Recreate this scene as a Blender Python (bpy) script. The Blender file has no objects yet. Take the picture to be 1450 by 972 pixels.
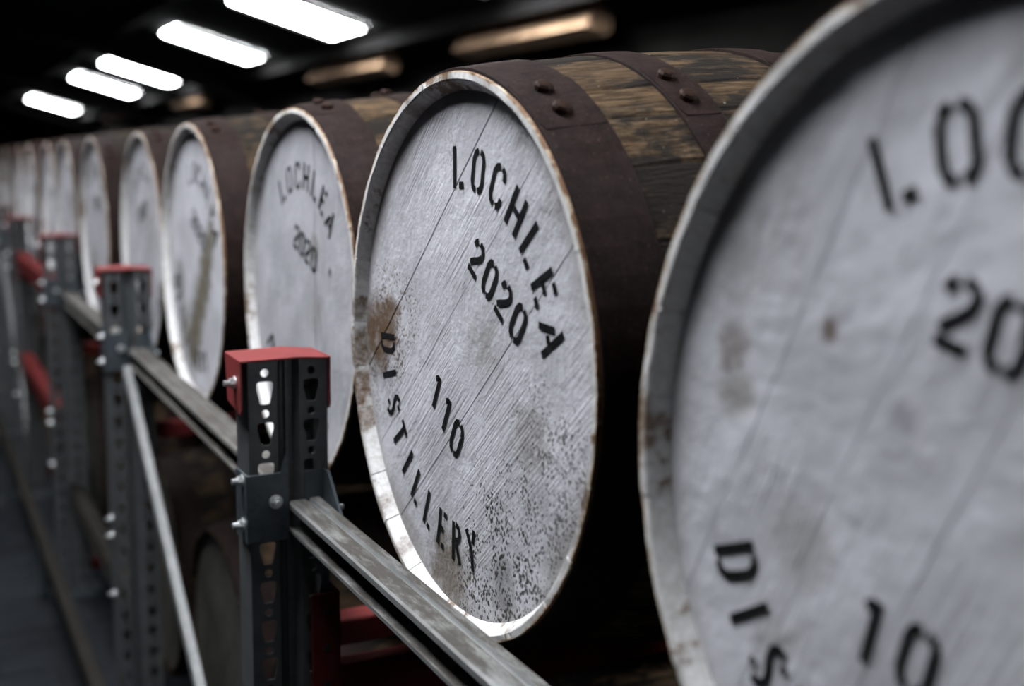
import bpy, bmesh, math, random
from mathutils import Vector, Matrix
random.seed(7)
S = bpy.context.scene
C = S.collection
PI = math.pi
H0 = 1.26                     # height of the upper barrels' centres above the floor

# ------------------------------------------------------------------ camera
def make_camera():
    yaw, pitch, roll = -0.488084, 0.1517704, 0.0146094
    fwd = Vector((-math.sin(yaw)*math.cos(pitch), math.cos(yaw)*math.cos(pitch), -math.sin(pitch)))
    right = fwd.cross(Vector((0, 0, 1))).normalized()
    up = right.cross(fwd)
    r2 = math.cos(roll)*right + math.sin(roll)*up
    u2 = -math.sin(roll)*right + math.cos(roll)*up
    cd = bpy.data.cameras.new('camera')
    cam = bpy.data.objects.new('camera', cd); C.objects.link(cam)
    m = Matrix((r2, u2, -fwd)).transposed().to_4x4()
    m.translation = Vector((-0.46749, -1.01742, 0.187689 + H0))
    cam.matrix_world = m
    cd.sensor_width = 36.0
    cd.lens = 36.0*1611.33/1450.0
    cd.clip_start = 0.02
    cd.dof.use_dof = True
    cd.dof.focus_distance = 1.16
    cd.dof.aperture_fstop = 2.7
    S.camera = cam
make_camera()

# ------------------------------------------------------------------ world, light, exposure
SKYLIGHT = 40.0
w = bpy.data.worlds.new('world'); S.world = w
w.use_nodes = True
w.node_tree.nodes['Background'].inputs[0].default_value = (0.75, 0.85, 1.0, 1)
w.node_tree.nodes['Background'].inputs[1].default_value = 0.6
S.view_settings.view_transform = 'Standard'
S.view_settings.look = 'None'
S.view_settings.gamma = 1.0
S.view_settings.use_curve_mapping = False
S.view_settings.exposure = 0.0

# ------------------------------------------------------------------ node helpers
class NT:
    def __init__(s, name):
        s.m = bpy.data.materials.new(name); s.m.use_nodes = True
        s.t = s.m.node_tree; s.b = s.t.nodes['Principled BSDF']
        s.out = s.t.nodes['Material Output']
        tc = s.t.nodes.new('ShaderNodeTexCoord'); s.obj = tc.outputs['Object']
    def put(s, sock, v):
        if hasattr(v, 'is_linked') or isinstance(v, bpy.types.NodeSocket): s.t.links.new(v, sock)
        else:
            if sock.type == 'RGBA' and len(v) == 3: v = (*v, 1)
            sock.default_value = v
    def map(s, scale=(1, 1, 1), rot=(0, 0, 0), vec=None, loc=(0, 0, 0)):
        n = s.t.nodes.new('ShaderNodeMapping')
        s.put(n.inputs[0], vec or s.obj)
        n.inputs['Location'].default_value = loc
        n.inputs['Rotation'].default_value = rot; n.inputs['Scale'].default_value = scale
        return n.outputs[0]
    def noise(s, vec, scale, detail=4, rough=0.55, dist=0.0):
        n = s.t.nodes.new('ShaderNodeTexNoise'); s.put(n.inputs['Vector'], vec)
        n.inputs['Scale'].default_value = scale; n.inputs['Detail'].default_value = detail
        n.inputs['Roughness'].default_value = rough; n.inputs['Distortion'].default_value = dist
        return n.outputs[0]
    def rng(s, v, a, b, c=0.0, d=1.0, smooth=True):
        n = s.t.nodes.new('ShaderNodeMapRange'); s.put(n.inputs[0], v)
        n.interpolation_type = 'SMOOTHSTEP' if smooth else 'LINEAR'
        for i, q in enumerate((a, b, c, d)): n.inputs[i+1].default_value = q
        return n.outputs[0]
    def math(s, op, a, b=0.0):
        n = s.t.nodes.new('ShaderNodeMath'); n.operation = op
        s.put(n.inputs[0], a); s.put(n.inputs[1], b); return n.outputs[0]
    def mix(s, f, a, b, mode='MIX'):
        n = s.t.nodes.new('ShaderNodeMix'); n.data_type = 'RGBA'; n.blend_type = mode
        s.put(n.inputs[0], f); s.put(n.inputs[6], a); s.put(n.inputs[7], b); return n.outputs[2]
    def sep(s, vec=None):
        n = s.t.nodes.new('ShaderNodeSeparateXYZ'); s.put(n.inputs[0], vec or s.obj); return n.outputs
    def dist(s, pt, vec=None):
        n = s.t.nodes.new('ShaderNodeVectorMath'); n.operation = 'DISTANCE'
        s.put(n.inputs[0], vec or s.obj); n.inputs[1].default_value = pt; return n.outputs['Value']
    def radius(s):
        o = s.sep(); return s.math('SQRT', s.math('ADD', s.math('MULTIPLY', o[1], o[1]), s.math('MULTIPLY', o[2], o[2])))
    def rand(s):
        n = s.t.nodes.new('ShaderNodeObjectInfo'); return n.outputs['Random']
    def bump(s, h, strength=0.3, distance=0.002, normal=None):
        n = s.t.nodes.new('ShaderNodeBump'); s.put(n.inputs['Height'], h)
        n.inputs['Strength'].default_value = strength; n.inputs['Distance'].default_value = distance
        if normal is not None: s.put(n.inputs['Normal'], normal)
        return n.outputs[0]
    def done(s, color, rough=0.6, metal=0.0, normal=None, spec=0.4):
        s.put(s.b.inputs['Base Color'], color); s.put(s.b.inputs['Roughness'], rough)
        s.put(s.b.inputs['Metallic'], metal); s.b.inputs['Specular IOR Level'].default_value = spec
        if normal is not None: s.put(s.b.inputs['Normal'], normal)
        return s.m

def mat_plain(name, col, rough=0.7, metal=0.0, nscale=12, var=0.25, spec=0.12):
    n = NT(name); f = n.noise(n.obj, nscale, 5)
    return n.done(n.mix(n.rng(f, .3, .7), col, tuple(c*(1-var) for c in col)), rough, metal, spec=spec)

def mat_wood():
    n = NT('weathered_oak')
    g = n.noise(n.map((3, 60, 60)), 2.2, 6, .65, .6)
    g2 = n.noise(n.map((9, 160, 160)), 2.0, 4, .6)
    rnd = n.rand()
    off = n.t.nodes.new('ShaderNodeVectorMath'); off.operation = 'ADD'
    comb = n.t.nodes.new('ShaderNodeCombineXYZ'); n.put(comb.inputs[0], n.math('MULTIPLY', rnd, 37.0))
    n.put(comb.inputs[1], n.math('MULTIPLY', rnd, 11.0))
    n.put(off.inputs[0], n.obj); n.put(off.inputs[1], comb.outputs[0])
    blot = n.noise(n.map((7, 13, 13), vec=off.outputs[0]), 1.0, 5, .65)
    fine = n.noise(n.map((18, 40, 40), vec=off.outputs[0]), 1.6, 6, .7)
    base = n.mix(n.rng(g, .32, .68), (.024, .0155, .009), (.112, .070, .038))
    base = n.mix(n.math('MULTIPLY', n.rng(g2, .45, .7), .55), base, (.165, .122, .080))
    base = n.mix(n.rng(rnd, 0, 1, 0, .55, False), base, (.050, .033, .021))
    black = n.math('MULTIPLY', n.rng(n.math('ADD', n.math('MULTIPLY', blot, .65), n.math('MULTIPLY', fine, .35)), .44, .53), .95)
    base = n.mix(black, base, (.014, .012, .011))
    speck = n.rng(n.noise(n.obj, 190, 2, .5), .74, .78)
    base = n.mix(n.math('MULTIPLY', speck, .6), base, (.5, .47, .42))
    h = n.math('ADD', n.math('ADD', g, g2), n.math('MULTIPLY', fine, .7))
    return n.done(base, .78, 0, n.bump(h, .8, .004), .08)

def mat_chime(name='chipped_white_rim_paint', stains=()):
    n = NT(name)
    r = n.radius(); o = n.sep()
    f = n.noise(n.obj, 38, 6, .7); f2 = n.noise(n.obj, 160, 4, .6)
    big = n.noise(n.map(loc=(3, 1, 7)), 9, 4, .6)
    c = n.mix(n.rng(f2, .3, .75), (.66, .66, .67), (.50, .49, .48))
    # bare brown wood along the worn outer edge
    edge = n.math('ADD', n.rng(r, .2735, .2805, 0, 1, False), n.math('MULTIPLY', n.math('SUBTRACT', f, .5), 1.5))
    c = n.mix(n.rng(edge, .50, .62), c, (.50, .40, .29))
    c = n.mix(n.rng(edge, .66, .85), c, (.17, .085, .04))
    chips = n.rng(n.math('ADD', n.math('MULTIPLY', f, .5), n.math('MULTIPLY', big, .5)), .54, .60)
    c = n.mix(n.math('MULTIPLY', chips, .85), c, (.15, .085, .04))
    dirt = n.rng(n.noise(n.map(loc=(9, 2, 4)), 24, 5, .7), .5, .72)
    c = n.mix(n.math('MULTIPLY', dirt, .35), c, (.30, .24, .18))
    for (y, z, rad, st) in stains:
        m_ = n.rng(n.dist((.006, y, z)), rad*.1, rad, 1, 0)
        m_ = n.rng(n.math('ADD', n.math('MULTIPLY', m_, .55), n.math('MULTIPLY', n.noise(n.map((40, 40, 40)), 1.3, 6, .75), .9)), .68, .95)
        c = n.mix(n.math('MULTIPLY', m_, n.math('MULTIPLY', n.rng(n.noise(n.map((90, 90, 90), loc=(3, 3, 3)), 1.0, 5, .7), .3, .6, .45, 1.0), st)), c, (.10, .050, .020))
    return n.done(c, .55, 0, n.bump(n.math('ADD', f, f2), .5, .0012), .3)

def mat_rust():
    n = NT('rusted_hoop_iron')
    f = n.noise(n.obj, 55, 7, .72); g = n.noise(n.map(loc=(1, 5, 2)), 11, 4, .6); s = n.noise(n.obj, 420, 2)
    c = n.mix(n.rng(f, .3, .72), (.010, .0060, .0054), (.025, .0147, .0130))
    c = n.mix(n.math('MULTIPLY', n.rng(g, .45, .7), .6), c, (.020, .0148, .0142))
    c = n.mix(n.math('MULTIPLY', n.rng(f, .66, .75), .5), c, (.085, .040, .022))
    c = n.mix(n.math('MULTIPLY', n.rng(s, .64, .72), .35), c, (.15, .085, .06))
    return n.done(c, .72, .0, n.bump(n.math('ADD', f, n.math('MULTIPLY', s, .4)), .5, .002), .08)

def mat_head(name, ang, stains=(), speck=.25, grime=.3, tint=(.60, .598, .648)):
    """white paint on oak boards; ang = board direction in the head's plane (y,z); stains = (y, z, radius, strength, colour, kind)"""
    n = NT(name)
    rv = n.map(rot=(ang, 0, 0))           # boards run along local y after the turn
    grain = n.noise(n.map((1, 9, 420), vec=rv), 1.0, 4, .6, .2)
    stroke = n.noise(n.map((1, 6, 60), vec=rv), 1.0, 5, .65, .6)
    patch = n.rng(n.noise(n.map(loc=(4, 8, 2)), 7, 3, .5), .42, .60)
    cloud = n.noise(n.obj, 11, 5, .6)
    tiny = n.noise(n.obj, 300, 3, .6)
    lump = n.noise(n.obj, 75, 4, .6)
    c = n.mix(n.rng(cloud, .3, .7), tint, tuple(v*.74 for v in tint))
    c = n.mix(n.math('MULTIPLY', n.math('MULTIPLY', n.rng(stroke, .5, .75), patch), .30), c, tuple(v*.55 for v in tint))
    c = n.mix(n.math('MULTIPLY', n.math('MULTIPLY', n.rng(grain, .52, .66), patch), .40), c, tuple(v*.4 for v in tint))
    c = n.mix(n.math('MULTIPLY', n.rng(stroke, .26, .42, 1, 0), .16), c, (.80, .80, .82))
    c = n.mix(n.math('MULTIPLY', n.rng(tiny, .68, .72), speck), c, (.10, .09, .08))
    r = n.radius()
    e = n.math('ADD', n.rng(r, .205, .262, 0, 1, False), n.math('MULTIPLY', n.math('SUBTRACT', cloud, .5), 1.2))
    c = n.mix(n.math('MULTIPLY', n.rng(e, .45, 1.1), grime), c, (.20, .175, .15))
    for (y, z, rad, st, col, kind) in stains:
        d = n.dist((.014, y, z))
        m = n.rng(d, rad*.15, rad, 1, 0)
        if kind == 'mould':
            vo = n.t.nodes.new('ShaderNodeTexVoronoi'); vo.inputs['Scale'].default_value = 290
            n.put(vo.inputs['Vector'], n.map((1, 1, .75))); f = n.rng(vo.outputs['Distance'], .05, .62, .78, .40, False); f3 = n.noise(n.map(loc=(5, 3, 1)), 34, 4, .65)
            k = n.math('ADD', f, n.math('MULTIPLY', n.math('MULTIPLY', m, n.rng(f3, .26, .62)), .36))
            m = n.math('MULTIPLY', n.rng(k, .78, .86), n.rng(m, 0, .15))
        elif kind == 'smear':
            f = n.noise(n.map((1, 20, 70), vec=rv), 1.0, 4, .6)
            m = n.math('MULTIPLY', m, n.rng(f, .35, .65))
        else:
            f = n.noise(n.obj, 55, 6, .75)
            m = n.rng(n.math('ADD', n.math('MULTIPLY', m, .5), n.math('MULTIPLY', f, .9)), .58, .98)
        c = n.mix(n.math('MULTIPLY', m, st), c, col)
    h = n.math('ADD', n.math('MULTIPLY', n.math('MULTIPLY', grain, patch), .8), n.math('ADD', n.math('MULTIPLY', lump, 1.0), n.math('MULTIPLY', n.math('MULTIPLY', stroke, patch), .8)))
    nb = n.bump(h, .75, .0022)
    return n.done(c, n.rng(cloud, .3, .7, .45, .6), 0, nb, .25)

def mat_letter():
    n = NT('black_stencil_paint')
    f = n.noise(n.obj, 130, 5, .7)
    n.done(n.mix(n.rng(f, .4, .7), (.008, .008, .009), (.016, .016, .017)), .85, 0, None, .04)
    tr = n.t.nodes.new('ShaderNodeBsdfTransparent'); mx = n.t.nodes.new('ShaderNodeMixShader')
    n.put(mx.inputs[0], n.math('MULTIPLY', n.rng(n.noise(n.map(loc=(2, 2, 2)), 90, 5, .75), .66, .72), .7))
    n.t.links.new(n.b.outputs[0], mx.inputs[1]); n.t.links.new(tr.outputs[0], mx.inputs[2])
    n.t.links.new(mx.outputs[0], n.out.inputs[0])
    return n.m

def mat_galv(name, a, b, rough=.42, metal=.75, dirt=0.0):
    n = NT(name)
    f = n.noise(n.obj, 30, 5, .6); s = n.noise(n.map((120, 6, 120)), 1.0, 4)
    c = n.mix(n.rng(f, .3, .7), a, b)
    c = n.mix(n.math('MULTIPLY', n.rng(s, .4, .7), .35), c, tuple(v*.6 for v in a))
    met = metal
    rg = rough
    if dirt > 0:
        g = n.math('ADD', n.math('MULTIPLY', n.noise(n.map((70, 16, 70)), 1.0, 7, .75), .6), n.math('MULTIPLY', n.noise(n.map((14, 5, 14)), 1.0, 3, .6), .4))
        k = n.math('MULTIPLY', n.rng(g, .38, .55, .55, 1.0), dirt)
        geo = n.t.nodes.new('ShaderNodeNewGeometry')
        k = n.math('MULTIPLY', k, n.rng(n.sep(geo.outputs['Normal'])[2], .5, .9))
        c = n.mix(k, c, (.024, .0175, .012))
        met = n.math('MULTIPLY', n.math('SUBTRACT', 1.0, k), metal)
        rg = n.math('ADD', n.math('MULTIPLY', k, .4), rough)
    return n.done(c, rg, met, n.bump(f, .12, .001), .5)

M = {}
M['wood'] = mat_wood(); M['chime'] = mat_chime(); M['rust'] = mat_rust(); M['letter'] = mat_letter()
M['rivet'] = mat_plain('dark_rusted_rivet', (.035, .018, .013), .6, .2, 200, .5)
M['post'] = mat_galv('dark_galvanised_post', (.062, .067, .071), (.088, .094, .099), .5, .25)
M['plate'] = mat_galv('grey_steel_plate', (.075, .092, .108), (.10, .118, .135), .42, .6)
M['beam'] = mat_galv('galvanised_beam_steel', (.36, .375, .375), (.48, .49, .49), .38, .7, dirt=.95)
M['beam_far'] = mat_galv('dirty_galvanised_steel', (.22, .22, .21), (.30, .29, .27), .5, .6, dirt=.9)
M['rail'] = mat_plain('grimy_brown_steel', (.016, .014, .012), .7, .0, 9, .4)
M['brace'] = mat_galv('pale_galvanised_bar', (.18, .185, .19), (.24, .245, .25), .5, .4)
M['bolt'] = mat_galv('zinc_bolt', (.70, .72, .74), (.82, .84, .85), .3, .85)
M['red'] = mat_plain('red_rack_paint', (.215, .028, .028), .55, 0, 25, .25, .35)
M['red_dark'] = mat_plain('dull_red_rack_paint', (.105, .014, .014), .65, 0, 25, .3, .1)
M['floor'] = None

# ------------------------------------------------------------------ object helpers
def link(name, me, parent=None):
    o = bpy.data.objects.new(name, me); C.objects.link(o)
    if parent is not None: o.parent = parent
    return o
def mesh(name, v, f, mats, mi=None, smooth=False):
    me = bpy.data.meshes.new(name); me.from_pydata([tuple(p) for p in v], [], f)
    for m in (mats if isinstance(mats, (list, tuple)) else [mats]): me.materials.append(m)
    if mi: me.polygons.foreach_set('material_index', mi)
    if smooth: me.polygons.foreach_set('use_smooth', [True]*len(f))
    me.update(); return me
def fixn(me):
    bm = bmesh.new(); bm.from_mesh(me); bmesh.ops.recalc_face_normals(bm, faces=bm.faces); bm.to_mesh(me); bm.free(); return me
def tag(o, label, cat, group=None):
    o['label'] = label; o['category'] = cat
    if group: o['group'] = group
    return o
def empty(name, loc):
    o = bpy.data.objects.new(name, None); C.objects.link(o); o.location = loc; o.empty_display_size = .05; return o
def boxv(x0, x1, y0, y1, z0, z1):
    v = [(x, y, z) for x in (x0, x1) for y in (y0, y1) for z in (z0, z1)]
    f = [(0, 1, 3, 2), (4, 6, 7, 5), (0, 4, 5, 1), (2, 3, 7, 6), (0, 2, 6, 4), (1, 5, 7, 3)]
    return v, f
def join(parts):
    V, F = [], []
    for v, f in parts:
        k = len(V); V += list(v); F += [tuple(i+k for i in q) for q in f]
    return V, F
def extrude(poly, a, b, axis):
    """poly of 2-D points, extruded between a and b along axis 'x','y' or 'z'"""
    def P(p, t): return {'x': (t, p[0], p[1]), 'y': (p[0], t, p[1]), 'z': (p[0], p[1], t)}[axis]
    n = len(poly)
    v = [P(p, a) for p in poly] + [P(p, b) for p in poly]
    f = [tuple(range(n)), tuple(range(2*n-1, n-1, -1))] + [(i, i+n, (i+1) % n+n, (i+1) % n) for i in range(n)]
    return v, f
def bevelled(me, w=.001, seg=1):
    bm = bmesh.new(); bm.from_mesh(me); bmesh.ops.recalc_face_normals(bm, faces=bm.faces)
    bmesh.ops.bevel(bm, geom=[e for e in bm.edges if len(e.link_faces) == 2 and e.calc_face_angle(0) > .6], offset=w, segments=seg, affect='EDGES', profile=.5)
    bm.to_mesh(me); bm.free(); return me
def solid(o, t, off=0.0):
    m = o.modifiers.new('thickness', 'SOLIDIFY'); m.thickness = t; m.offset = off; return o

# row of barrels drifts very slightly as it recedes
def xs(y): return min(.0155*y, .024)
def zs(y): return -.024*y if y < 0 else (-.0095*y if y < 1.3 else max(-.0124-.003*(y-1.3), -.015))

# ------------------------------------------------------------------ building shell
SL = .268                      # roof slope
RZ = 2.20 + H0               # roof height over x = 0
RIDGE = -0.15
def roofz(x): return RZ - SL*x if x > RIDGE else RZ - SL*RIDGE - SL*(RIDGE - x)
def struct(o): o['kind'] = 'structure'; return o

n = NT('dark_wet_concrete')
f = n.noise(n.obj, 2.2, 6, .6); g = n.noise(n.map((1, 6, 1)), 4.0, 5, .6)
br = n.t.nodes.new('ShaderNodeTexBrick'); n.put(br.inputs['Vector'], n.map((1, 1, 1), rot=(0, 0, .0)))
br.inputs['Scale'].default_value = 1.6; br.inputs['Mortar Size'].default_value = .008
br.inputs['Color1'].default_value = br.inputs['Color2'].default_value = (1, 1, 1, 1); br.inputs['Mortar'].default_value = (.45, .42, .40, 1)
c = n.mix(n.rng(f, .3, .7), (.010, .0115, .0145), (.019, .022, .026))
c = n.mix(n.math('MULTIPLY', n.rng(g, .45, .7), .5), c, (.009, .010, .012))
c = n.mix(1.0, c, br.outputs[0], 'MULTIPLY')
M['floor'] = n.done(c, n.rng(g, .3, .7, .45, .75), 0, n.bump(g, .15, .004), .06)
M['wall'] = mat_plain('dark_block_wall', (.014, .013, .012), .9, 0, 3, .4)
M['roof'] = mat_plain('dark_roof_sheet', (.007, .0068, .0065), .9, 0, 2, .3)
M['steel_dark'] = mat_plain('dark_painted_steel', (.010, .009, .009), .8, 0, 4, .3)
M['lit_tan'] = mat_plain('tan_lit_piece', (.72, .48, .31), .8, 0, 5, .35)  # bright tint carries the light falling on the eaves beam

X0, X1, Y0, Y1 = -4.6, 3.78, -6.0, 40.0
struct(link('floor', mesh('floor', *boxv(X0, X1, Y0, Y1, -.2, 0), M['floor'])))
for nm, b in (('wall_right', (X1, X1+.2, Y0, Y1, 0, roofz(X1)+.1)), ('wall_left', (X0-.2, X0, Y0, Y1, 0, roofz(X0)+.1)),
              ('wall_back', (X0, X1, Y0-.2, Y0, 0, 3.7)), ('wall_front', (X0, X1, Y1, Y1+.2, 0, 3.7))):
    struct(link(nm, mesh(nm, *boxv(*b), M['wall'])))
roofpoly = [(X0-.3, roofz(X0-.3)), (RIDGE, roofz(RIDGE)), (X1+.3, roofz(X1+.3)), (X1+.3, roofz(X1+.3)+.12), (RIDGE, roofz(RIDGE)+.12), (X0-.3, roofz(X0-.3)+.12)]
ceil = struct(link('ceiling', fixn(mesh('ceiling', *extrude(roofpoly, Y0-.3, Y1+.3, 'y'), M['roof']))))
# purlins along the row and rafters across, parts of the ceiling
def purlin(x):
    z = roofz(x)
    return mesh('purlin', *boxv(x-.03, x+.03, Y0, Y1, z-.11, z-.004), M['steel_dark'])
for x in (-3.6, -2.7, -1.75, -.15, .7, 1.75, 3.28): link('purlin', purlin(x), ceil)
def rafter_mesh():
    p = [(X0, roofz(X0)-.26), (RIDGE, roofz(RIDGE)-.22), (X1, roofz(X1)-.26), (X1, roofz(X1)-.02), (RIDGE, roofz(RIDGE)-.02), (X0, roofz(X0)-.02)]
    return fixn(mesh('rafter', *extrude(p, -.05, .05, 'y'), M['steel_dark']))
rm = rafter_mesh()
for y in (2.6, 14.1, 21.6, 29.0):
    o = link('rafter', rm, ceil); o.location = (0, y, 0)

# translucent skylight sheets, on both slopes of the roof; some unseen ones added for light
n = NT('daylit_skylight_sheet')
em = n.t.nodes.new('ShaderNodeEmission'); rib = n.noise(n.map((1, 14, 1)), 1.5, 2)
n.put(em.inputs[0], n.mix(n.rng(rib, .3, .7), (.90, .95, 1.0), (1.0, 1.0, 1.0)))
em.inputs[1].default_value = SKYLIGHT
n.t.links.new(em.outputs[0], n.out.inputs[0]); M['sky'] = n.m
def skylight(k, xa, xb, ya, yb):
    za, zb = roofz(xa)-.03, roofz(xb)-.03
    v = [(xa, ya, za), (xb, ya, zb), (xb, yb, zb), (xa, yb, za)]
    v = v + [(x, y, z+.02) for x, y, z in v]
    f = [(0, 3, 2, 1), (4, 5, 6, 7), (0, 1, 5, 4), (1, 2, 6, 5), (2, 3, 7, 6), (3, 0, 4, 7)]
    o = struct(link('window_%d' % k, mesh('window', v, f, M['sky'])))
    # thin dark frame bars along both long edges
    for y in (ya, yb):
        pv = [(xa, y-.02, za-.02), (xb, y-.02, zb-.02), (xb, y+.02, zb-.02), (xa, y+.02, za-.02)]
        pv = pv + [(a, b, c+.035) for a, b, c in pv]
        link('window_frame', mesh('window_frame', pv, f, M['steel_dark']), o)
ks = 0
for (ya, yb) in ((-2.2, -1.2), (5.0, 6.1), (8.31, 9.27), (11.43, 12.21), (15.74, 16.68), (18.93, 19.99), (26.24, 27.74)):  # first panel unseen, added to brighten cask sides facing the near end
    ks += 1; skylight(ks, 2.137, 3.07, ya, yb)
for (ya, yb) in ((-4.4, -4.1), (-.1, 1.35), (3.6, 4.6)):  # unseen panels set for the light; first one added to brighten post fronts
    ks += 1; skylight(ks, -1.08, -.30, ya, yb)

# one eaves beam modelled only where lit: pale pieces, dark stretches left out
for i, (ya, yb, lab) in enumerate(((5.31, 7.3, 'tan piece for a lit stretch of the eaves beam near the top of the picture'),
                                   (8.87, 10.99, 'tan piece for a lit stretch of the eaves beam beside the largest skylight'),
                                   (16.1, 18.06, 'small tan piece for a lit stretch of the eaves beam beyond the second skylight'),
                                   (23.06, 25.2, 'farthest tan piece for a lit stretch of the eaves beam just above the distant barrels'))):
    b = empty('eaves_lit_piece', (3.48, ya, 1.07+H0)); tag(b, lab, 'board', 'lit stretches of the tan eaves beam')
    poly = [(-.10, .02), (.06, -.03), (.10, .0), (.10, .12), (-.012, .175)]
    link('board', fixn(mesh('board', *extrude(poly, 0, yb-ya, 'y'), M['lit_tan'])), b)

# ------------------------------------------------------------------ barrels
L, RH, RB, HX = .88, .280, .3195, .014
def prof(x): return RH + (RB-RH)*(1-((x-L/2)/(L/2))**2)
def stave_meshes(n=27, seed=3):
    rnd = random.Random(seed)
    ws = [rnd.uniform(.7, 1.4) for _ in range(n)]; s = sum(ws); a = 0; out = []
    xsn = [0, .006, .05, .10, .16, .24, .34, .44, .54, .66, .78, L]
    for w_ in ws:
        da = 2*PI*w_/s; gap = (.0014 if rnd.random() < .3 else .0003)/RH
        a0, a1 = a+gap*.5, a+da-gap*.5; a += da
        dr = rnd.uniform(-.0003, .0002); dx = rnd.uniform(-.0005, .0003)
        ee = .0035/RH; cols = [a0, a0+ee, a0*.67+a1*.33, a0*.33+a1*.67, a1-ee, a1]; nc = 6
        V, F, MI = [], [], []
        def ring(x, r, j=0.0):
            k = len(V)
            for ci, c_ in enumerate(cols):
                r_ = r - (.0016 if .08 < x < L-.08 and ci in (0, nc-1) else 0)
                V.append((x + (rnd.uniform(-j, j) if j else 0), r_*math.sin(c_), r_*math.cos(c_)))
            return k
        loops = []                                     # from inner chime round the end to the outer surface
        loops.append((ring(.034, .2610), 1)); loops.append((ring(HX, .2622), 1))
        loops.append((ring(.0016+dx, .2705+dr, .0003), 1)); loops.append((ring(dx, .2725+dr, .0004), 1))
        loops.append((ring(.0004+dx, .2790+dr, .0005), 1))
        for x in xsn[1:-1]: loops.append((ring(x, prof(x)+(dr if x > .1 else 0)), 0))
        loops.append((ring(L, prof(L)), 0)); loops.append((ring(L, .262), 0)); loops.append((ring(L-.034, .261), 0))
        for (p, m0), (q, m1) in zip(loops, loops[1:]):
            for c_ in range(nc-1):
                F.append((p+c_, p+c_+1, q+c_+1, q+c_)); MI.append(1 if m1 == 1 else 0)
        MI[4*(nc-1):5*(nc-1)] = [1]*(nc-1)                            # paint wraps a few millimetres over the edge
        side0 = [p for p, _ in loops]; side1 = [p+nc-1 for p, _ in loops]
        # joint faces, between the inner thickness and outer surface
        for side in (side0, side1):
            base = len(V)
            for idx in side[6:-3]:
                x, y, z = V[idx]; r = math.hypot(y, z); V.append((x, y*(r-.018)/r, z*(r-.018)/r))
            oo = side[6:-3]
            for i in range(len(oo)-1): F.append((oo[i], oo[i+1], base+i+1, base+i)); MI.append(0)
            F.append((side[1], side[2], side[3], side[4], side[5])); MI.append(1)
            F.append((side[0], side[1], side[5], side[6], base)); MI.append(0)
        me = mesh('stave', V, F, [M['wood'], M['chime']], MI)
        out.append(fixn(me))
    return out
STAVES = stave_meshes()
def hoop_mesh(xa, xb, t=.0026, n=72, seed=0):
    rnd = random.Random(seed)
    V, F = [], []
    pr = [(xa, prof(xa)-.001), (xa, prof(xa)+t*.8), (xa+.0012, prof(xa)+t), ((xa+xb)/2, prof((xa+xb)/2)+t+.0003), (xb-.0012, prof(xb)+t), (xb, prof(xb)+t*.8), (xb, prof(xb)-.001)]
    k = len(pr)
    for i in range(n):
        a = 2*PI*i/n
        jx = .0009*math.sin(3*a+seed)+.0005*math.sin(7*a+seed*2)
        for x, r in pr: V.append((x+jx, r*math.sin(a), r*math.cos(a)))
    for i in range(n):
        for j in range(k-1):
            F.append((i*k+j, i*k+j+1, ((i+1) % n)*k+j+1, ((i+1) % n)*k+j))
    return fixn(mesh('hoop', V, F, M['rust'], smooth=False))
HX_R = [(.0035, .066), (.138, .180), (.292, .335)]
HOOPS = [(a, b) for a, b in HX_R] + [(L-b, L-a) for a, b in HX_R]
HOOPM = [hoop_mesh(a, b, seed=i) for i, (a, b) in enumerate(HOOPS)]
def hoop_lap_mesh(i):
    """the overlapped end of a hoop strip: a second thickness over a short arc"""
    xa, xb = HOOPS[i]; V, F = [], []; n = 10
    for k in range(n+1):
        a = math.radians(-8.5) + math.radians(17)*k/n
        ins = .003 if k in (0, n) else 0
        for x, dr in ((xa+.001+ins, .0024), (xa+.001+ins, .0033), (xb-.001-ins, .0033), (xb-.001-ins, .0024)):
            r = prof(x)+dr; V.append((x, r*math.sin(a), r*math.cos(a)))
    for k in range(n):
        for j in range(3): F.append((k*4+j, k*4+j+1, k*4+j+5, k*4+j+4))
    F += [(0, 1, 2, 3), (n*4, n*4+3, n*4+2, n*4+1)]
    return fixn(mesh('hoop_lap', V, F, M['rust']))
LAPM = [hoop_lap_mesh(i) for i in range(6)]
def rivet_mesh():
    V, F = [], []; n = 12
    for r, h in ((.0085, -.002), (.0088, .0026), (.0072, .0050), (.0038, .0058)):
        for i in range(n): V.append((r*math.cos(2*PI*i/n), r*math.sin(2*PI*i/n), h))
    for j in range(3):
        for i in range(n): F.append((j*n+i, j*n+(i+1) % n, (j+1)*n+(i+1) % n, (j+1)*n+i))
    F.append(tuple(3*n+i for i in range(n)))
    return mesh('rivet', V, F, M['rivet'])
RIVET = rivet_mesh()
def back_head_mesh():
    n = 48; v = [(L-.03, .2615*math.sin(2*PI*i/n), .2615*math.cos(2*PI*i/n)) for i in range(n)]
    v += [(L-.045, a, b) for _, a, b in v]
    return fixn(mesh('back_head', v, [tuple(range(n)), tuple(range(n, 2*n))] + [(i, (i+1) % n, (i+1) % n+n, i+n) for i in range(n)], M['wood']))
BACKH = back_head_mesh()

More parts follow.
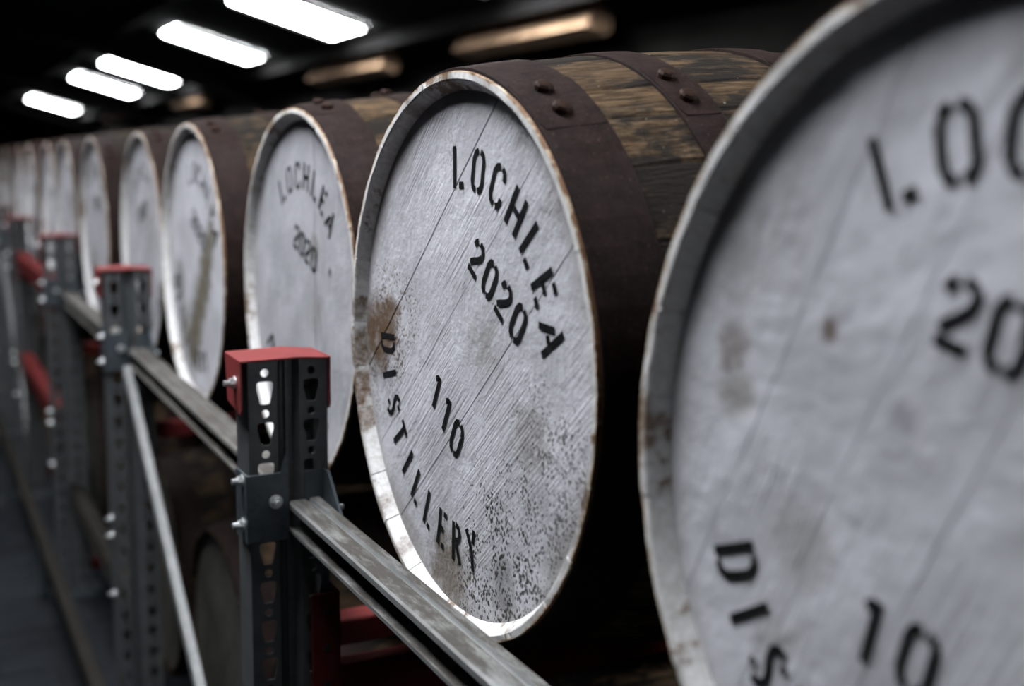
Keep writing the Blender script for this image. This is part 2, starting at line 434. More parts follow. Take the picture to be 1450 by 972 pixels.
# in the head's plane: u = -y (to the viewer's right), v = z
def board_mesh(a, b, ang, ga, gb, dx, mat, R=.2618):
    """strip a<n.p<b of the head disc, boards running in direction ang (u,v)"""
    a, b = max(a+ga/2, -R+.0005), min(b-gb/2, R-.0005)
    d = (math.cos(ang), math.sin(ang)); nn = (-math.sin(ang), math.cos(ang)); N = 14
    pts = []
    for i in range(N+1):
        q = a+(b-a)*i/N; pts.append((math.sqrt(max(R*R-q*q, 0)), q))
    for i in range(N, -1, -1):
        q = a+(b-a)*i/N; pts.append((-math.sqrt(max(R*R-q*q, 0)), q))
    uv = [(s*d[0]+q*nn[0], s*d[1]+q*nn[1]) for s, q in pts]
    me = mesh('head_board', *extrude([(-u, v) for u, v in uv], HX+dx, HX+.02, 'x'), mat)
    return fixn(me)

GL = {
 'L': [[(.09, 0), (.09, 1)], [(.27, .07), (.46, .07)]],
 'O': [[(.23, .96), (.13, .90), (.08, .76), (.08, .24), (.13, .10), (.23, .04)], [(.31, .96), (.41, .90), (.46, .76), (.46, .24), (.41, .10), (.31, .04)]],
 'C': [[(.25, .96), (.14, .90), (.08, .76), (.08, .24), (.14, .10), (.25, .04)], [(.33, .96), (.42, .90), (.46, .78), (.46, .70)], [(.46, .30), (.46, .20), (.42, .10), (.33, .04)]],
 'H': [[(.08, 0), (.08, 1)], [(.46, 0), (.46, 1)], [(.18, .5), (.42, .5)]],
 'E': [[(.08, 0), (.08, 1)], [(.12, .5), (.34, .5)], [(.27, .93), (.46, .93)], [(.27, .07), (.46, .07)]],
 'A': [[(.02, 0), (.17, .66)], [(.25, 1), (.50, 0)], [(.21, .34), (.36, .34)]],
 '2': [[(.07, .74), (.10, .86), (.17, .94)], [(.26, .96), (.38, .92), (.45, .80), (.43, .66), (.34, .52), (.16, .32), (.09, .22)], [(.05, .07), (.46, .07)]],
 '0': [[(.23, .96), (.13, .90), (.08, .76), (.08, .24), (.13, .10), (.23, .04)], [(.31, .96), (.41, .90), (.46, .76), (.46, .24), (.41, .10), (.31, .04)]],
 '1': [[(.28, 0), (.28, .98)], [(.24, .93), (.12, .80)]],
 'D': [[(.08, 0), (.08, 1)], [(.22, .96), (.36, .92), (.45, .78), (.46, .5), (.45, .22), (.36, .08), (.22, .04)]],
 'I': [[(.25, 0), (.25, 1)]],
 'S': [[(.30, .96), (.16, .90), (.11, .76), (.17, .62), (.34, .44), (.42, .28), (.38, .12), (.24, .04)], [(.40, .88), (.43, .74)], [(.08, .28), (.12, .14)]],
 'T': [[(.25, 0), (.25, .90)], [(.02, .93), (.48, .93)]],
 'R': [[(.08, 0), (.08, 1)], [(.20, .95), (.36, .90), (.43, .76), (.38, .60), (.20, .53)], [(.25, .46), (.46, 0)]],
 'Y': [[(.04, 1), (.25, .5), (.25, 0)], [(.46, 1), (.34, .66)]],
}
def ribbon(pl, w_):
    """flat stroke of width w_ along a polyline -> verts, quads"""
    n_ = len(pl); left, right_ = [], []
    for i, p in enumerate(pl):
        a = pl[max(i-1, 0)]; b = pl[min(i+1, n_-1)]
        tx, ty = b[0]-a[0], b[1]-a[1]; l = math.hypot(tx, ty); tx, ty = tx/l, ty/l
        left.append((p[0]-ty*w_/2, p[1]+tx*w_/2)); right_.append((p[0]+ty*w_/2, p[1]-tx*w_/2))
    return left+right_, [(i, i+1, n_+i+1, n_+i) for i in range(n_-1)]
def word_mesh(items, sw=.0066):
    """items: (char, u, v, up_angle, height, xscale)"""
    V, F = [], []
    for ch, u, v, up, h, sx in items:
        ca, sa = math.cos(up-PI/2), math.sin(up-PI/2)
        for st in GL[ch]:
            pl = [((x-.27)*sx, (y-.5)*h) for x, y in st]
            vv, ff = ribbon(pl, sw); k = len(V)
            for (a, b) in vv: V.append((HX-.0006, -(u+a*ca-b*sa), v+a*sa+b*ca))
            F += [tuple(i+k for i in q) for q in ff]
    return mesh('stencilled_lettering', V, F, M['letter'])
def arc_top(txt, a0, step, r, h=.041, sx=.055):
    return [(c_, r*math.cos(math.radians(a0-i*step)), r*math.sin(math.radians(a0-i*step)), math.radians(a0-i*step), h, sx) for i, c_ in enumerate(txt)]
def arc_bot(txt, a0, step, r, h=.041, sx=.046):
    return [(c_, r*math.cos(math.radians(a0+i*step)), r*math.sin(math.radians(a0+i*step)), math.radians(a0+i*step+180), h, sx) for i, c_ in enumerate(txt)]
def line(txt, p0, p1, up, h=.038, sx=.050):
    n_ = max(len(txt)-1, 1)
    return [(c_, p0[0]+(p1[0]-p0[0])*i/n_, p0[1]+(p1[1]-p0[1])*i/n_, math.radians(up), h, sx) for i, c_ in enumerate(txt)]

G_UP, G_LOW = 'casks on the upper tier of the rack', 'casks on the lower tier of the rack'
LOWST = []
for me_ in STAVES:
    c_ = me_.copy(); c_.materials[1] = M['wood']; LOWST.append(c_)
def unroll(u, v, roll):
    y, z = -u, v; c_, s_ = math.cos(roll), math.sin(roll)
    return (y*c_+z*s_, -y*s_+z*c_)
M['chime_stained'] = mat_chime('rust_stained_white_rim_paint', [(*unroll(u, v, .2), r_, k_) for u, v, r_, k_ in
    ((-.268, -.03, .05, .95), (-.262, -.075, .05, .95), (-.25, -.11, .04, .9), (-.272, .02, .03, .7), (-.18, -.20, .03, .6), (-.13, -.235, .025, .6), (-.10, .245, .03, .5), (.0, .268, .025, .6))])
STAINST = []
for me_ in STAVES:
    c_ = me_.copy(); c_.materials[1] = M['chime_stained']; STAINST.append(c_)
def barrel(loc, roll, lap, ang, seams, mat, words, label, group, gaps=None, seed=0, staves=STAVES):
    rnd = random.Random(seed)
    b = empty('whisky_cask', (loc[0]+L/2, loc[1], loc[2]-RB))
    tag(b, label, 'barrel', group)
    T = Vector((-L/2, 0, RB))
    def put(o, rx=0.0): o.location = T; o.rotation_euler = (rx, 0, 0); return o
    for me in staves: put(link('stave', me, b), roll)
    for i, me in enumerate(HOOPM):
        h = put(link('hoop', me, b), rnd.uniform(-.3, .3))
        la = lap[i % len(lap)]                       # angle of the riveted lap in (u,v) degrees
        a = math.radians(90-la)                      # rotation from the top towards u
        xa, xb = HOOPS[i]
        hr = h.rotation_euler.x
        lp = link('hoop_lap', LAPM[i], h); lp.rotation_euler = (a-hr, 0, 0)
        for da in (-3.7, 3.7):
            q = math.radians(90-la+da)
            x = (xa+xb)/2 - .004; r = prof(x)+.0040
            rv = link('rivet', RIVET, h)
            # position in the hoop's own frame (undo its roll)
            y, z = -r*math.sin(q), r*math.cos(q)
            m = Matrix.Rotation(-hr, 4, 'X') @ Matrix.Translation((x, y, z)) @ Matrix.Rotation(q, 4, 'X')
            rv.matrix_local = m
        # lap rotation sign: turning about +x moves the top towards -y (= +u)
    e = [-.27] + list(seams) + [.27]
    for i, (p, q) in enumerate(zip(e, e[1:])):
        ga, gb = [.0010 if not gaps else gaps.get(q_, .00015) for q_ in (i-1, i)]
        put(link('head_board', board_mesh(p, q, math.radians(ang), ga, gb, rnd.uniform(0, .0003), mat), b))
    put(link('back_head', BACKH, b))
    for nm, it in words:
        o = put(link(nm, word_mesh(it), b)); o['label'] = 'black stencilled lettering'
    return b

BR = (.10, .06, .03); DK = (.045, .04, .036); OL = (.13, .11, .072)
D = .6466
# --- the cask in focus
m1 = mat_head('white_cask_head_paint_speckled', math.radians(42), [
    (-.105, -.185, .185, .95, (.022, .02, .018), 'mould'), (-.045, -.215, .14, .9, (.03, .026, .022), 'mould'), (-.19, -.08, .15, .8, DK, 'mould'), (-.10, -.205, .05, .5, DK, 'soak'), (.03, -.23, .07, .7, BR, 'soak'),
    (.225, -.01, .085, .95, BR, 'soak'), (.19, .015, .06, .9, BR, 'soak'), (.18, .01, .14, .85, BR, 'mould'), (.22, -.06, .09, .6, DK, 'mould'),
    (-.055, .022, .055, .55, OL, 'smear'), (-.15, -.05, .06, .45, OL, 'soak'), (.015, -.225, .09, .5, OL, 'soak'),
    (.02, .21, .05, .35, BR, 'mould')], speck=.5, grime=.55)
barrel((0, 0, H0), .2, [59.5, 59.5, 62, 100, 110, 90], 42, [-.205, -.135, -.050, .045, .135, .212], m1, [
    ('stencilled_name', arc_top('LOCHLEA', 91.5, 12.95, .189)),
    ('stencilled_year', line('2020', (.036, .102), (.122, .050), 56)),
    ('stencilled_number', line('110', (-.056, -.045), (-.006, -.084), 62, .040)),
    ('stencilled_lower_line', arc_bot('DISTILLERY', -176.3, 10.65, .194, .042, .043))],
    'white headed cask in sharp focus, stencilled with the number 110', G_UP, {2: .0018, 4: .0026}, 11, STAINST)
# --- the near cask, cut by the frame
m0 = mat_head('white_cask_head_paint_clean', math.radians(66), [
    (.195, .035, .035, .6, OL, 'soak'), (.20, .062, .030, .6, BR, 'soak'), (.115, .085, .014, .8, BR, 'soak'), (.06, .045, .016, .5, DK, 'smear'),
    (.13, -.045, .05, .35, OL, 'soak'), (.145, -.105, .04, .4, OL, 'smear'), (.20, .14, .09, .35, OL, 'smear'), (-.02, .23, .05, .35, OL, 'soak')], speck=.12, grime=.4,
    tint=(.60, .602, .655))
barrel((-.026, -D-.009, H0+.016), 1.7, [120, 130, 115], 64, [-.20, -.125, -.055, .02, .092, .165], m0, [
    ('stencilled_name', arc_top('LOCHLEA', 113, 12.4, .191)),
    ('stencilled_year', line('2020', (-.027, .104), (.063, .082), 78)),
    ('stencilled_number', line('10', (-.070, -.077), (-.037, -.081), 76, .040)),
    ('stencilled_lower_line', arc_bot('DISTILLERY', -158.3, 9.6, .200))],
    'nearest and largest cask, blurred, cut by the right edge of the picture', G_UP, None, 12)
m2 = mat_head('white_cask_head_paint_ribbed', math.radians(88), [(-.068, -.02, .06, .5, OL, 'smear'), (-.066, .08, .035, .45, OL, 'soak'), (-.133, .047, .012, .9, DK, 'soak'), (-.07, -.12, .06, .5, OL, 'smear')], speck=.1, grime=.35, tint=(.46, .46, .50))
barrel((.041, D+.004, H0-.0073), 2.9, [78, 95, 110], 90, [-.19, -.11, -.068, .02, .11, .19], m2, [
    ('stencilled_name', arc_top('LOCHLEA', 119.5, 13.2, .181)),
    ('stencilled_year', line('2020', (-.019, .088), (.063, .060), 71)),
    ('stencilled_lower_line', arc_bot('DISTILLERY', -150, 10.4, .196))],
    'white headed cask directly behind the red topped post, its lettering slightly blurred', G_UP, {2: .002}, 13)
m3 = mat_head('white_cask_head_paint_streaked', math.radians(58), [(-.13, .07, .06, .8, OL, 'soak'), (-.105, .03, .075, .9, OL, 'soak'), (-.07, -.02, .095, .95, OL, 'soak'), (-.03, -.07, .095, .95, OL, 'soak'), (.01, -.12, .10, .95, OL, 'soak'), (.045, -.17, .10, .95, OL, 'soak'), (.16, -.05, .09, .6, DK, 'soak'), (.12, -.14, .09, .6, OL, 'soak')], speck=.15, grime=.5)
barrel((.026, 2*D, H0-.012), .9, [70, 100, 80], 60, [-.18, -.09, 0, .09, .18], m3, [
    ('stencilled_name', arc_top('LOCHLEA', 102, 13.4, .184)),
    ('stencilled_year', line('2020', (-.012, .092), (.07, .05), 60)),
    ('stencilled_lower_line', arc_bot('DISTILLERY', -165, 10.4, .196))],
    'cask with a brown drip streak across its white head', G_UP, None, 14)
mg = [mat_head('white_cask_head_paint_worn', math.radians(80), [(.12, -.1, .12, .5, OL, 'soak'), (-.1, .1, .1, .3, OL, 'smear')], speck=.2, grime=.5),
      mat_head('white_cask_head_paint_stained', math.radians(30), [(-.05, .05, .15, .5, OL, 'smear'), (.1, -.15, .1, .6, BR, 'soak')], speck=.2, grime=.5)]
ml = [mat_head('bare_grey_cask_head_shaded', math.radians(80), [(.12, -.1, .12, .5, DK, 'soak')], speck=.2, grime=.5, tint=(.095, .092, .082)),  # bare wood tints darkened further, in place of light falling off downward
      mat_head('bare_brown_cask_head_shaded', math.radians(30), [(-.05, .05, .15, .5, DK, 'smear')], speck=.2, grime=.5, tint=(.085, .08, .068))]
ordn = ['third', 'fourth', 'fifth', 'sixth', 'seventh', 'eighth', 'ninth', 'tenth', 'eleventh', 'twelfth']
def gwords(rot):
    return [('stencilled_name', arc_top('LOCHLEA', 128.5+rot, 12.9, .186)),
            ('stencilled_year', line('2020', (-.05*math.cos(math.radians(rot))-.085*math.sin(math.radians(rot)), .085*math.cos(math.radians(rot))-.05*math.sin(math.radians(rot))),
                                     (.05*math.cos(math.radians(rot))-.085*math.sin(math.radians(rot)), .085*math.cos(math.radians(rot))+.05*math.sin(math.radians(rot))), 90+rot)),
            ('stencilled_lower_line', arc_bot('DISTILLERY', -138+rot, 10.5, .196))]
farx = {3: .043, 4: .022, 5: .022, 6: .034, 7: .026, 8: .036, 9: .028, 10: .03, 11: .04, 12: .03}
for k in range(3, 13):
    y = k*D + (-.002 if k == 3 else random.uniform(-.002, .002))
    barrel((farx[k], y, H0+zs(y)), k*1.3, [random.uniform(50, 110) for _ in range(6)], random.choice([35, 60, 90, 120]), [-.18, -.09, 0, .09, .18], mg[k % 2],
           gwords(random.uniform(-45, 20)), 'blurred white headed cask, %s beyond the in-focus cask on the upper tier' % ordn[k-3], G_UP, None, 20+k)
for k in range(0, 9):
    y = k*D
    o_ = ['directly below the in-focus cask', 'next beyond the in-focus cask', 'seen left of the nearest capped post', 'third beyond the nearest capped post', 'fourth beyond the nearest capped post', 'fifth beyond the nearest capped post', 'sixth beyond the nearest capped post', 'seventh beyond the nearest capped post', 'eighth beyond the nearest capped post']
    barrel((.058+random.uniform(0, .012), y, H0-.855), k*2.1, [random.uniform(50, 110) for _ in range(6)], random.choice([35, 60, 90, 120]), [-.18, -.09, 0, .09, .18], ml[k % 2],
           [], 'bare headed cask with shade in its colour on the lower tier, '+o_[k], G_LOW, None, 50+k, LOWST)

# ------------------------------------------------------------------ rack
PX0, PX1, PD = -.116, -.016, .058        # post width in x and depth in y
PT = -.046                               # post top relative to the cask centres
def hole_cell(x0, x1, z0, z1, hole, y):
    """rectangular cell in plane y with a hole (list of points), as a ring of quads"""
    cx, cz = (x0+x1)/2, (z0+z1)/2
    hc = (sum(p[0] for p in hole)/len(hole), sum(p[1] for p in hole)/len(hole))
    V, F = [], []; n_ = len(hole)
    corners = [math.atan2(z-hc[1], x-hc[0]) for x, z in ((x0, z0), (x1, z0), (x1, z1), (x0, z1))]
    outer = []
    for p in hole:
        a = math.atan2(p[1]-hc[1], p[0]-hc[0]); dx, dz = math.cos(a), math.sin(a); t = 1e9
        if dx > 1e-9: t = min(t, (x1-hc[0])/dx)
        if dx < -1e-9: t = min(t, (x0-hc[0])/dx)
        if dz > 1e-9: t = min(t, (z1-hc[1])/dz)
        if dz < -1e-9: t = min(t, (z0-hc[1])/dz)
        outer.append([hc[0]+dx*t, hc[1]+dz*t, a])
    for (cx_, cz_), ca in zip(((x0, z0), (x1, z0), (x1, z1), (x0, z1)), corners):
        j = min(range(n_), key=lambda i: abs(math.atan2(math.sin(outer[i][2]-ca), math.cos(outer[i][2]-ca))))
        outer[j][0], outer[j][1] = cx_, cz_
    for p in hole: V.append((p[0], y, p[1]))
    for p in outer: V.append((p[0], y, p[1]))
    for i in range(n_): F.append((i, (i+1) % n_, n_+(i+1) % n_, n_+i))
    return V, F
def circ(cx, cz, r, n_=16): return [(cx+r*math.cos(2*PI*i/n_), cz+r*math.sin(2*PI*i/n_)) for i in range(n_)]
def tear(cx, cz):
    """keyhole slot: wide rounded top, narrow foot"""
    p = [(-.0100, .0125), (-.0080, .0145), (0, .0150), (.0080, .0145), (.0100, .0125), (.0102, .006), (.0085, -.001), (.0070, -.0080), (.0062, -.0120), (.0050, -.0132),
         (0, -.0136), (-.0050, -.0132), (-.0062, -.0120), (-.0070, -.0080), (-.0085, -.001), (-.0102, .006)]
    return [(cx+a, cz+b) for a, b in p]
def flange_geo(x0, x1, zbot, ztop, holes, t=.0022):
    """flat punched strip in the plane y=0, cut with a filled 2-D curve so that the holes are clean"""
    cu = bpy.data.curves.new('flange', 'CURVE'); cu.dimensions = '2D'; cu.fill_mode = 'BOTH'; cu.extrude = t/2
    for pts in [[(x0, zbot), (x1, zbot), (x1, ztop), (x0, ztop)]] + holes:
        sp = cu.splines.new('POLY'); sp.points.add(len(pts)-1); sp.use_cyclic_u = True
        for q, (a_, b_) in zip(sp.points, pts): q.co = (a_, b_, 0, 1)
    ob = bpy.data.objects.new('flange', cu); C.objects.link(ob)
    dg = bpy.context.evaluated_depsgraph_get(); me = bpy.data.meshes.new_from_object(ob.evaluated_get(dg))
    V = [(v.co.x, v.co.z+t/2, v.co.y) for v in me.vertices]; F = [tuple(p.vertices) for p in me.polygons]
    bpy.data.objects.remove(ob); bpy.data.curves.remove(cu); bpy.data.meshes.remove(me)
    return V, F
def thick_strip(pl, z0, z1, t=.0022):
    """vertical sheet following the plan polyline pl, with thickness to its left"""
    n_ = len(pl); off = []
    for i, p in enumerate(pl):
        a_ = pl[max(i-1, 0)]; b_ = pl[min(i+1, n_-1)]
        tx, ty = b_[0]-a_[0], b_[1]-a_[1]; l_ = math.hypot(tx, ty); off.append((p[0]-ty/l_*t, p[1]+tx/l_*t))
    return extrude(pl+off[::-1], z0, z1, 'z')
def column_mesh(zbot, ztop):
    """open-backed upright: two punched flanges, a centre groove, two sides with return lips. Local: x across, front at y=0, back at +y"""
    w_ = PX1-PX0; parts = []
    fl = .036; g0, g1 = .043, w_-.043; gd = .011; P = .0508
    for x0 in (0, w_-fl):
        z = ztop-.006; holes = []
        cx = x0+fl/2 + (.003 if x0 == 0 else -.003)
        while z - P > zbot:
            holes.append(circ(cx, z-.0095, .0052, 14)); holes.append(tear(cx, z-.0195-.0156)); z -= P
        parts.append(flange_geo(x0, x0+fl, zbot, ztop, holes))
    parts.append(thick_strip([(fl, 0), (g0, gd), (g0+.004, gd+.001), (g0+.005, gd-.003), (g1-.005, gd-.003), (g1-.004, gd+.001), (g1, gd), (w_-fl, 0)], zbot, ztop))
    parts.append(thick_strip([(w_, .0), (w_, PD), (w_-.014, PD+.004)], zbot, ztop))
    parts.append(thick_strip([(.014, PD+.004), (0, PD), (0, .0)], zbot, ztop))
    me = mesh('column', *join(parts), M['post'])
    bm = bmesh.new(); bm.from_mesh(me); bmesh.ops.recalc_face_normals(bm, faces=bm.faces); bm.to_mesh(me); bm.free()
    return me
def boxstrip(x0, x1, z0, z1): return [(x0, 0, z0), (x1, 0, z0), (x1, 0, z1), (x0, 0, z1)], [(0, 1, 2, 3)]
def strip(pl, z0, z1):
    n_ = len(pl); v = [(x, y, z0) for x, y in pl]+[(x, y, z1) for x, y in pl]
    return v, [(i, i+1, n_+i+1, n_+i) for i in range(n_-1)]
COL = column_mesh(.012, H0+PT)
def bolt_mesh():
    parts = []
    hexa = [(.0065*math.cos(PI/3*i), .0065*math.sin(PI/3*i)) for i in range(6)]
    parts.append(extrude(hexa, 0, .0055, 'y'))
    sh = [(.0038*math.cos(PI/4*i), .0038*math.sin(PI/4*i)) for i in range(8)]
    parts.append(extrude(sh, .005, .0125, 'y'))
    wa = [(.0088*math.cos(PI/6*i), .0088*math.sin(PI/6*i)) for i in range(12)]
    parts.append(extrude(wa, -.0012, .0008, 'y'))
    return fixn(mesh('bolt', *join(parts), M['bolt']))
BOLT = bolt_mesh()
def bolt(parent, loc, d):
    o = link('bolt', BOLT, parent)
    o.location = loc
    if d == '-x': o.rotation_euler = (0, 0, PI/2)
    if d == '+x': o.rotation_euler = (0, 0, -PI/2)
    if d == '-y': o.rotation_euler = (0, 0, PI)
    return o
def cap_mesh():
    """folded sheet: flat top with a slight crease, a tapered skirt on each side"""
    w_ = PX1-PX0; e = .006; t = .0022
    x0, x1, y0, y1 = -e-.004, w_+.003, -.004, PD+.012
    parts = []
    def slab(q):
        v = list(q)+[(x, y, z-t) for x, y, z in q]; k = len(q)
        return v, [tuple(range(k)), tuple(range(2*k-1, k-1, -1))]+[(i, (i+1) % k, (i+1) % k+k, i+k) for i in range(k)]
    xm = w_*.62
    parts.append(slab([(x0, y0, 0), (xm, y0, .0015), (xm, y1, .004), (x0, y1, .0015)]))
    parts.append(slab([(xm, y0, .0015), (x1, y0, -.001), (x1, y1, 0), (xm, y1, .004)]))
    for xx, s in ((x0, 1), (x1-t, 1)):
        poly = [(y0, 0), (y1, .0), (y1-.010, -.058), (y0+.004, -.066), (y0, -.060)]
        parts.append(extrude(poly, xx, xx+t, 'x'))
    return fixn(mesh('cap', *join(parts), M['red']))
CAP = cap_mesh()
def bracket_mesh():
    """bent plate: front leg over the left flange, side leg along the post's aisle side"""
    t = .003; z0, z1 = -.272, -.186
    front = [(-.006, z0), (.046, z0), (.046, z1+.028), (.036, z1), (-.006, z1)]
    side = [(-.006, z0), (PD*.75, z0), (PD*.75, z1), (-.006, z1)]
    parts = [extrude(front, -.0075, -.0075+t, 'y'), extrude(side, -.0062-t+.003, -.0062+.003, 'x')]
    return bevelled(mesh('bracket', *join(parts), M['plate']), .0006)
BRK = bracket_mesh()
def gusset_mesh():
    t = .003
    poly = [(-.075, -.240), (.002, -.240), (.002, -.188), (-.020, -.188)]
    parts = [extrude(poly, .0925, .0925+t, 'x'), extrude([(.070, -.240), (.0955, -.240), (.0955, -.188), (.070, -.188)], -.002, .001-.0025, 'y')]
    return fixn(mesh('gusset', *join(parts), M['plate']))
GUS = gusset_mesh()
POSTY = [.323+1.2932*k for k in range(-1, 6)]
plabel = {0: 'punched steel post at the near end of the front beam, outside the picture', 1: 'nearest punched grey steel post with red cap, beside the in-focus cask', 2: 'second grey steel post with red cap, in front of the streaked cask',
          3: 'third grey post with red cap, blurred', 4: 'fourth grey post, strongly blurred', 5: 'fifth grey post, at the left edge of the picture', 6: 'farthest grey post of the rack'}
for i, y in enumerate(POSTY):
    dx = min(xs(y), .024)+(.007 if i == 3 else 0) if i > 1 else (-.022 if i == 0 else 0)
    p = empty('rack_post', (PX0+dx, y, 0)); tag(p, plabel[i], 'post', 'upright posts of the cask rack')
    link('column', COL, p)
    cp = link('cap', CAP, p); cp.location = (0, 0, H0+PT+.001); cp['label'] = 'folded red metal cap'
    bolt(cp, (-.0112, .022, -.030), '-x')
    bk = link('bracket', BRK, p); bk.location = (0, 0, H0)
    bolt(bk, (-.0066, .012, -.196), '-x'); bolt(bk, (-.0066, .012, -.252), '-x'); bolt(bk, (.030, -.0080, -.222), '-y')
    gs = link('gusset', GUS, p); gs.location = (0, 0, H0)
    bolt(gs, (.096, -.030, -.232), '+x')
    link('foot_plate', mesh('foot_plate', *boxv(-.03, .13, -.03, .09, 0, .012), M['plate']), p)
    for z in (-.62, -.66, -.80): bolt(p, (-.0012, .02, H0+z), '-x')

def c_beam(name, ya, yb, xf, zt, wid, hgt, mat, label, cat, group, dxa=0, dxb=0, dza=0, dzb=0):
    """C-channel open towards the aisle, with a pressed groove along its top"""
    t = .0022; lip = .009
    gx = wid*.60
    sec = [(0, -lip), (0, -.0025), (.0022, -.0004), (.0045, 0), (gx-.0035, 0), (gx-.0012, -.0030), (gx+.0012, -.0030), (gx+.0035, .0010), (wid-.003, .0010), (wid, -.002),
           (wid, -hgt), (.0, -hgt), (0, -hgt+.0045)]
    # offset inwards for the thickness, hand-made closed section
    inn = [(t, -lip), (t, -.0040), (.0040, -.0025), (.0050, -t), (gx-.0045, -t), (gx-.0020, -.0030-t), (gx+.0020, -.0030-t), (gx+.0040, .0010-t), (wid-.004, .0010-t), (wid-t, -.004),
           (wid-t, -hgt+t), (t, -hgt+t), (t, -hgt+.0045)]
    k = len(sec); V = []; F = []
    loop = sec + inn[::-1]; m_ = len(loop)
    for (x, z) in loop: V.append((xf+dxa+x, 0, zt+dza+z))
    for (x, z) in loop: V.append((xf+dxb+x, yb-ya, zt+dzb+z))
    for i in range(m_): F.append((i, (i+1) % m_, (i+1) % m_+m_, i+m_))
    for s in (0, m_):
        for i in range(k-1): F.append((s+i, s+i+1, s+m_-2-i, s+m_-1-i))
    o = link(name, fixn(mesh(name, V, F, mat)))
    o.location = (0, ya, 0)
    return tag(o, label, cat, group)
GB = 'front beams of the rack'
ZB = H0-.2248
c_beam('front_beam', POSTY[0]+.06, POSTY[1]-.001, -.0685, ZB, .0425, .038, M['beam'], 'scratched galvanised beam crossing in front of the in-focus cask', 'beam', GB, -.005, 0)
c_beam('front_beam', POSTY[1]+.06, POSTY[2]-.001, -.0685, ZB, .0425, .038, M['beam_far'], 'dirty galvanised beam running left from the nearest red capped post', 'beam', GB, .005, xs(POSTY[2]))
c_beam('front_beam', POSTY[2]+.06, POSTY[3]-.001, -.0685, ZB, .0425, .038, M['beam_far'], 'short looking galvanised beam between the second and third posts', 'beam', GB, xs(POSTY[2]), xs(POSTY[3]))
c_beam('front_beam', POSTY[2]+.06, POSTY[3]-.001, -.0685, H0-.87, .0425, .05, M['rail'], 'brownish beam low between the second and third posts', 'beam', GB, xs(POSTY[2]), xs(POSTY[3]))
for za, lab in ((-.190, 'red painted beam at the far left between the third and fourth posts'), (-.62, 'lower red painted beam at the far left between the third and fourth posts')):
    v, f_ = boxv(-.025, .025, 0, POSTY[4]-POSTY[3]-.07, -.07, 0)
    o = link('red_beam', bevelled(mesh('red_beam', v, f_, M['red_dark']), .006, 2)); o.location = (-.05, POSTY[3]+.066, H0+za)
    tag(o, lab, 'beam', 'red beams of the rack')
# floor-level rail along the aisle
v, f_ = boxv(0, .034, POSTY[0], POSTY[6], -.05, 0)
o = link('floor_rail', bevelled(mesh('floor_rail', v, f_, M['rail']), .004, 2)); o.location = (-.157, 0, H0-1.0)
tag(o, 'long low brown-grey rail along the foot of the rack beside the aisle floor', 'rail')
for y in POSTY:
    lg = link('rail_bracket', mesh('rail_bracket', *boxv(.004, .030, y+.01, y+.05, -.25, -.048), M['plate']), o)

# diagonal braces (flat angle bars) in the aisle plane
def brace(a, b, wdt, label):
    a, b = Vector(a), Vector(b); d = (b-a); l = d.length; d.normalize()
    nx = Vector((1, 0, 0)); up = d.cross(nx).normalized(); nx = up.cross(d)
    V = []
    sec = [(0, -wdt/2), (.003, -wdt/2), (.003, wdt/2-.003), (.016, wdt/2-.003), (.016, wdt/2), (0, wdt/2)]
    for t in (0, l):
        for (p_, q) in sec: V.append(nx*p_+up*q+d*t)
    k = len(sec)
    F = [tuple(range(k)), tuple(range(2*k-1, k-1, -1))]+[(i, (i+1) % k, (i+1) % k+k, i+k) for i in range(k)]
    o = link('diagonal_brace', fixn(mesh('diagonal_brace', V, F, M['brace']))); o.location = a
    return tag(o, label, 'brace', 'diagonal braces of the rack')
brace((-.062, POSTY[2]-.022, H0-.268), (-.064, POSTY[1]+.065, H0-1.11), .024, 'pale diagonal brace dropping from the second post towards the nearest post')
brace((-.05, POSTY[5]-.022, H0-.30), (-.05, POSTY[4]+.06, H0-1.11), .024, 'pale diagonal brace at the far left edge beside the red beams')

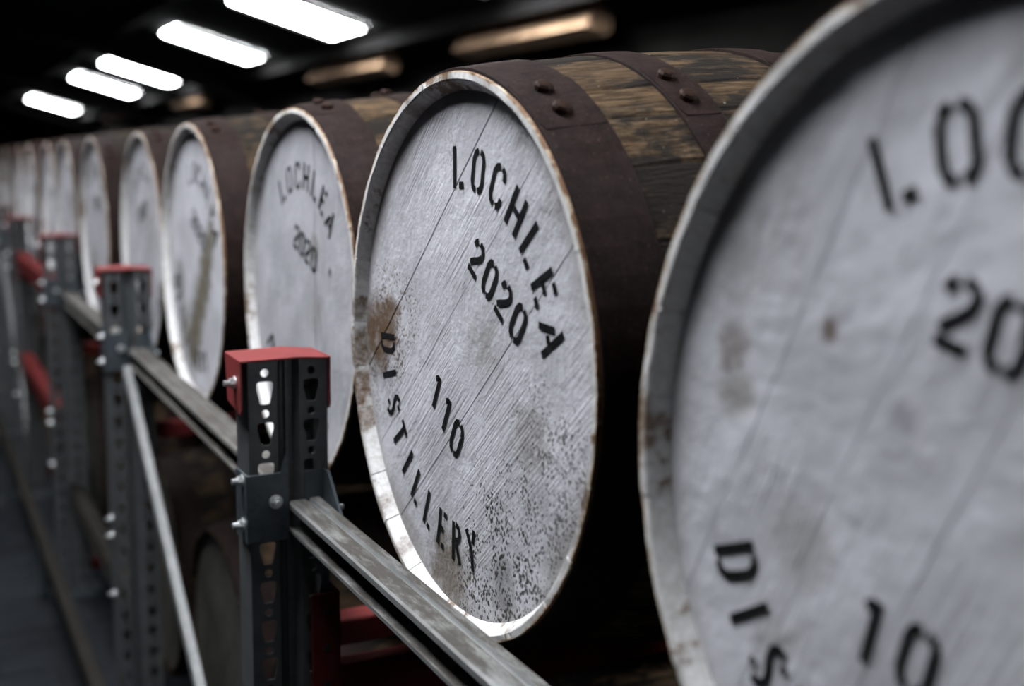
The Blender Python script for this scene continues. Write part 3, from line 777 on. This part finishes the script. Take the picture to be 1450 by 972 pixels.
# red load beams across the rack, hooked to the posts, and rails that carry the casks
def connector_mesh():
    parts = []; z = -.345
    V, F = [], []
    w_ = .036; zz = 0
    for k in range(5):
        parts.append(hole_cell(0, w_, zz-.05, zz, circ(w_*.55, zz-.025, .006), 0)); zz -= .05
    parts.append(strip([(w_, 0), (w_, .06)], zz, 0))
    me = mesh('connector_plate', *join(parts), M['red_dark']); return me
CONN = connector_mesh()
for i, y in enumerate(POSTY[1:6]):
    for zt, tier in ((H0-.350, 'upper'), (H0-1.095, 'lower')):
        t = empty('cross_beam', (PX1+.0, y+.02, zt))
        which = ['nearest', 'second', 'third', 'fourth', 'fifth'][i]
        tag(t, 'red cross beam hooked to the %s red capped post, %s tier' % (which, tier), 'beam', 'red cross beams of the rack')
        dx = xs(y) if i > 0 else 0
        t.location.x += dx
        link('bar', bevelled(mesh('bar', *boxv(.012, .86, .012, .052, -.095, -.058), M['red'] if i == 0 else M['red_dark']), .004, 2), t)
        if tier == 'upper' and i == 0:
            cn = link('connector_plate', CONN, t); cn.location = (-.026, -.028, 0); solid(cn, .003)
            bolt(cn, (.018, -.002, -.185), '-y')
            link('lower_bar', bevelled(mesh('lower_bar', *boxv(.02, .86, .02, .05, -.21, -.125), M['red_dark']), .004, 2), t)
for i, (ya, yb) in enumerate(zip(POSTY, POSTY[1:])):
    for xr, nm in ((.36, 'front'), (.49, 'rear')):
        for base, tier in ((H0, 'upper'), (H0-.855, 'lower')):
            if tier == 'lower' and i == 0: continue
            z0 = base-RB-.0012
            xr_ = xr + (.06 if tier == 'lower' else .02)
            za, zb = ((.0229, -.0089) if i == 0 else (zs(ya), zs(yb))) if tier == 'upper' else (0, 0)
            V = []
            for yy, zz in ((ya, za), (yb, zb)):
                V += [(xr_, yy, z0+zz-.04), (xr_+.03, yy, z0+zz-.04), (xr_+.03, yy, z0+zz), (xr_, yy, z0+zz)]
            F = [(0, 1, 2, 3), (7, 6, 5, 4)]+[(k, (k+1) % 4, (k+1) % 4+4, k+4) for k in range(4)]
            o = link('cask_rail', fixn(mesh('cask_rail', V, F, M['steel_dark'])))
            bay = ['nearest', 'second', 'third', 'fourth', 'fifth', 'sixth'][i]
            tag(o, 'dark %s rail under the %s tier casks, %s bay' % (nm, tier, bay), 'rail', 'rails under the casks')
for (x, y) in [(.965, yy) for yy in POSTY]:
    o = link('rear_post', mesh('rear_post', *boxv(x, x+.06, y+.02, y+.08, 0, H0-.2), M['post']))
    tag(o, 'rear rack post in shadow behind the casks, bay at %s' % ['the near end', 'the red capped post', 'the second post', 'the third post', 'the fourth post', 'the fifth post', 'the far end'][POSTY.index(y)], 'post', 'rear posts of the rack')
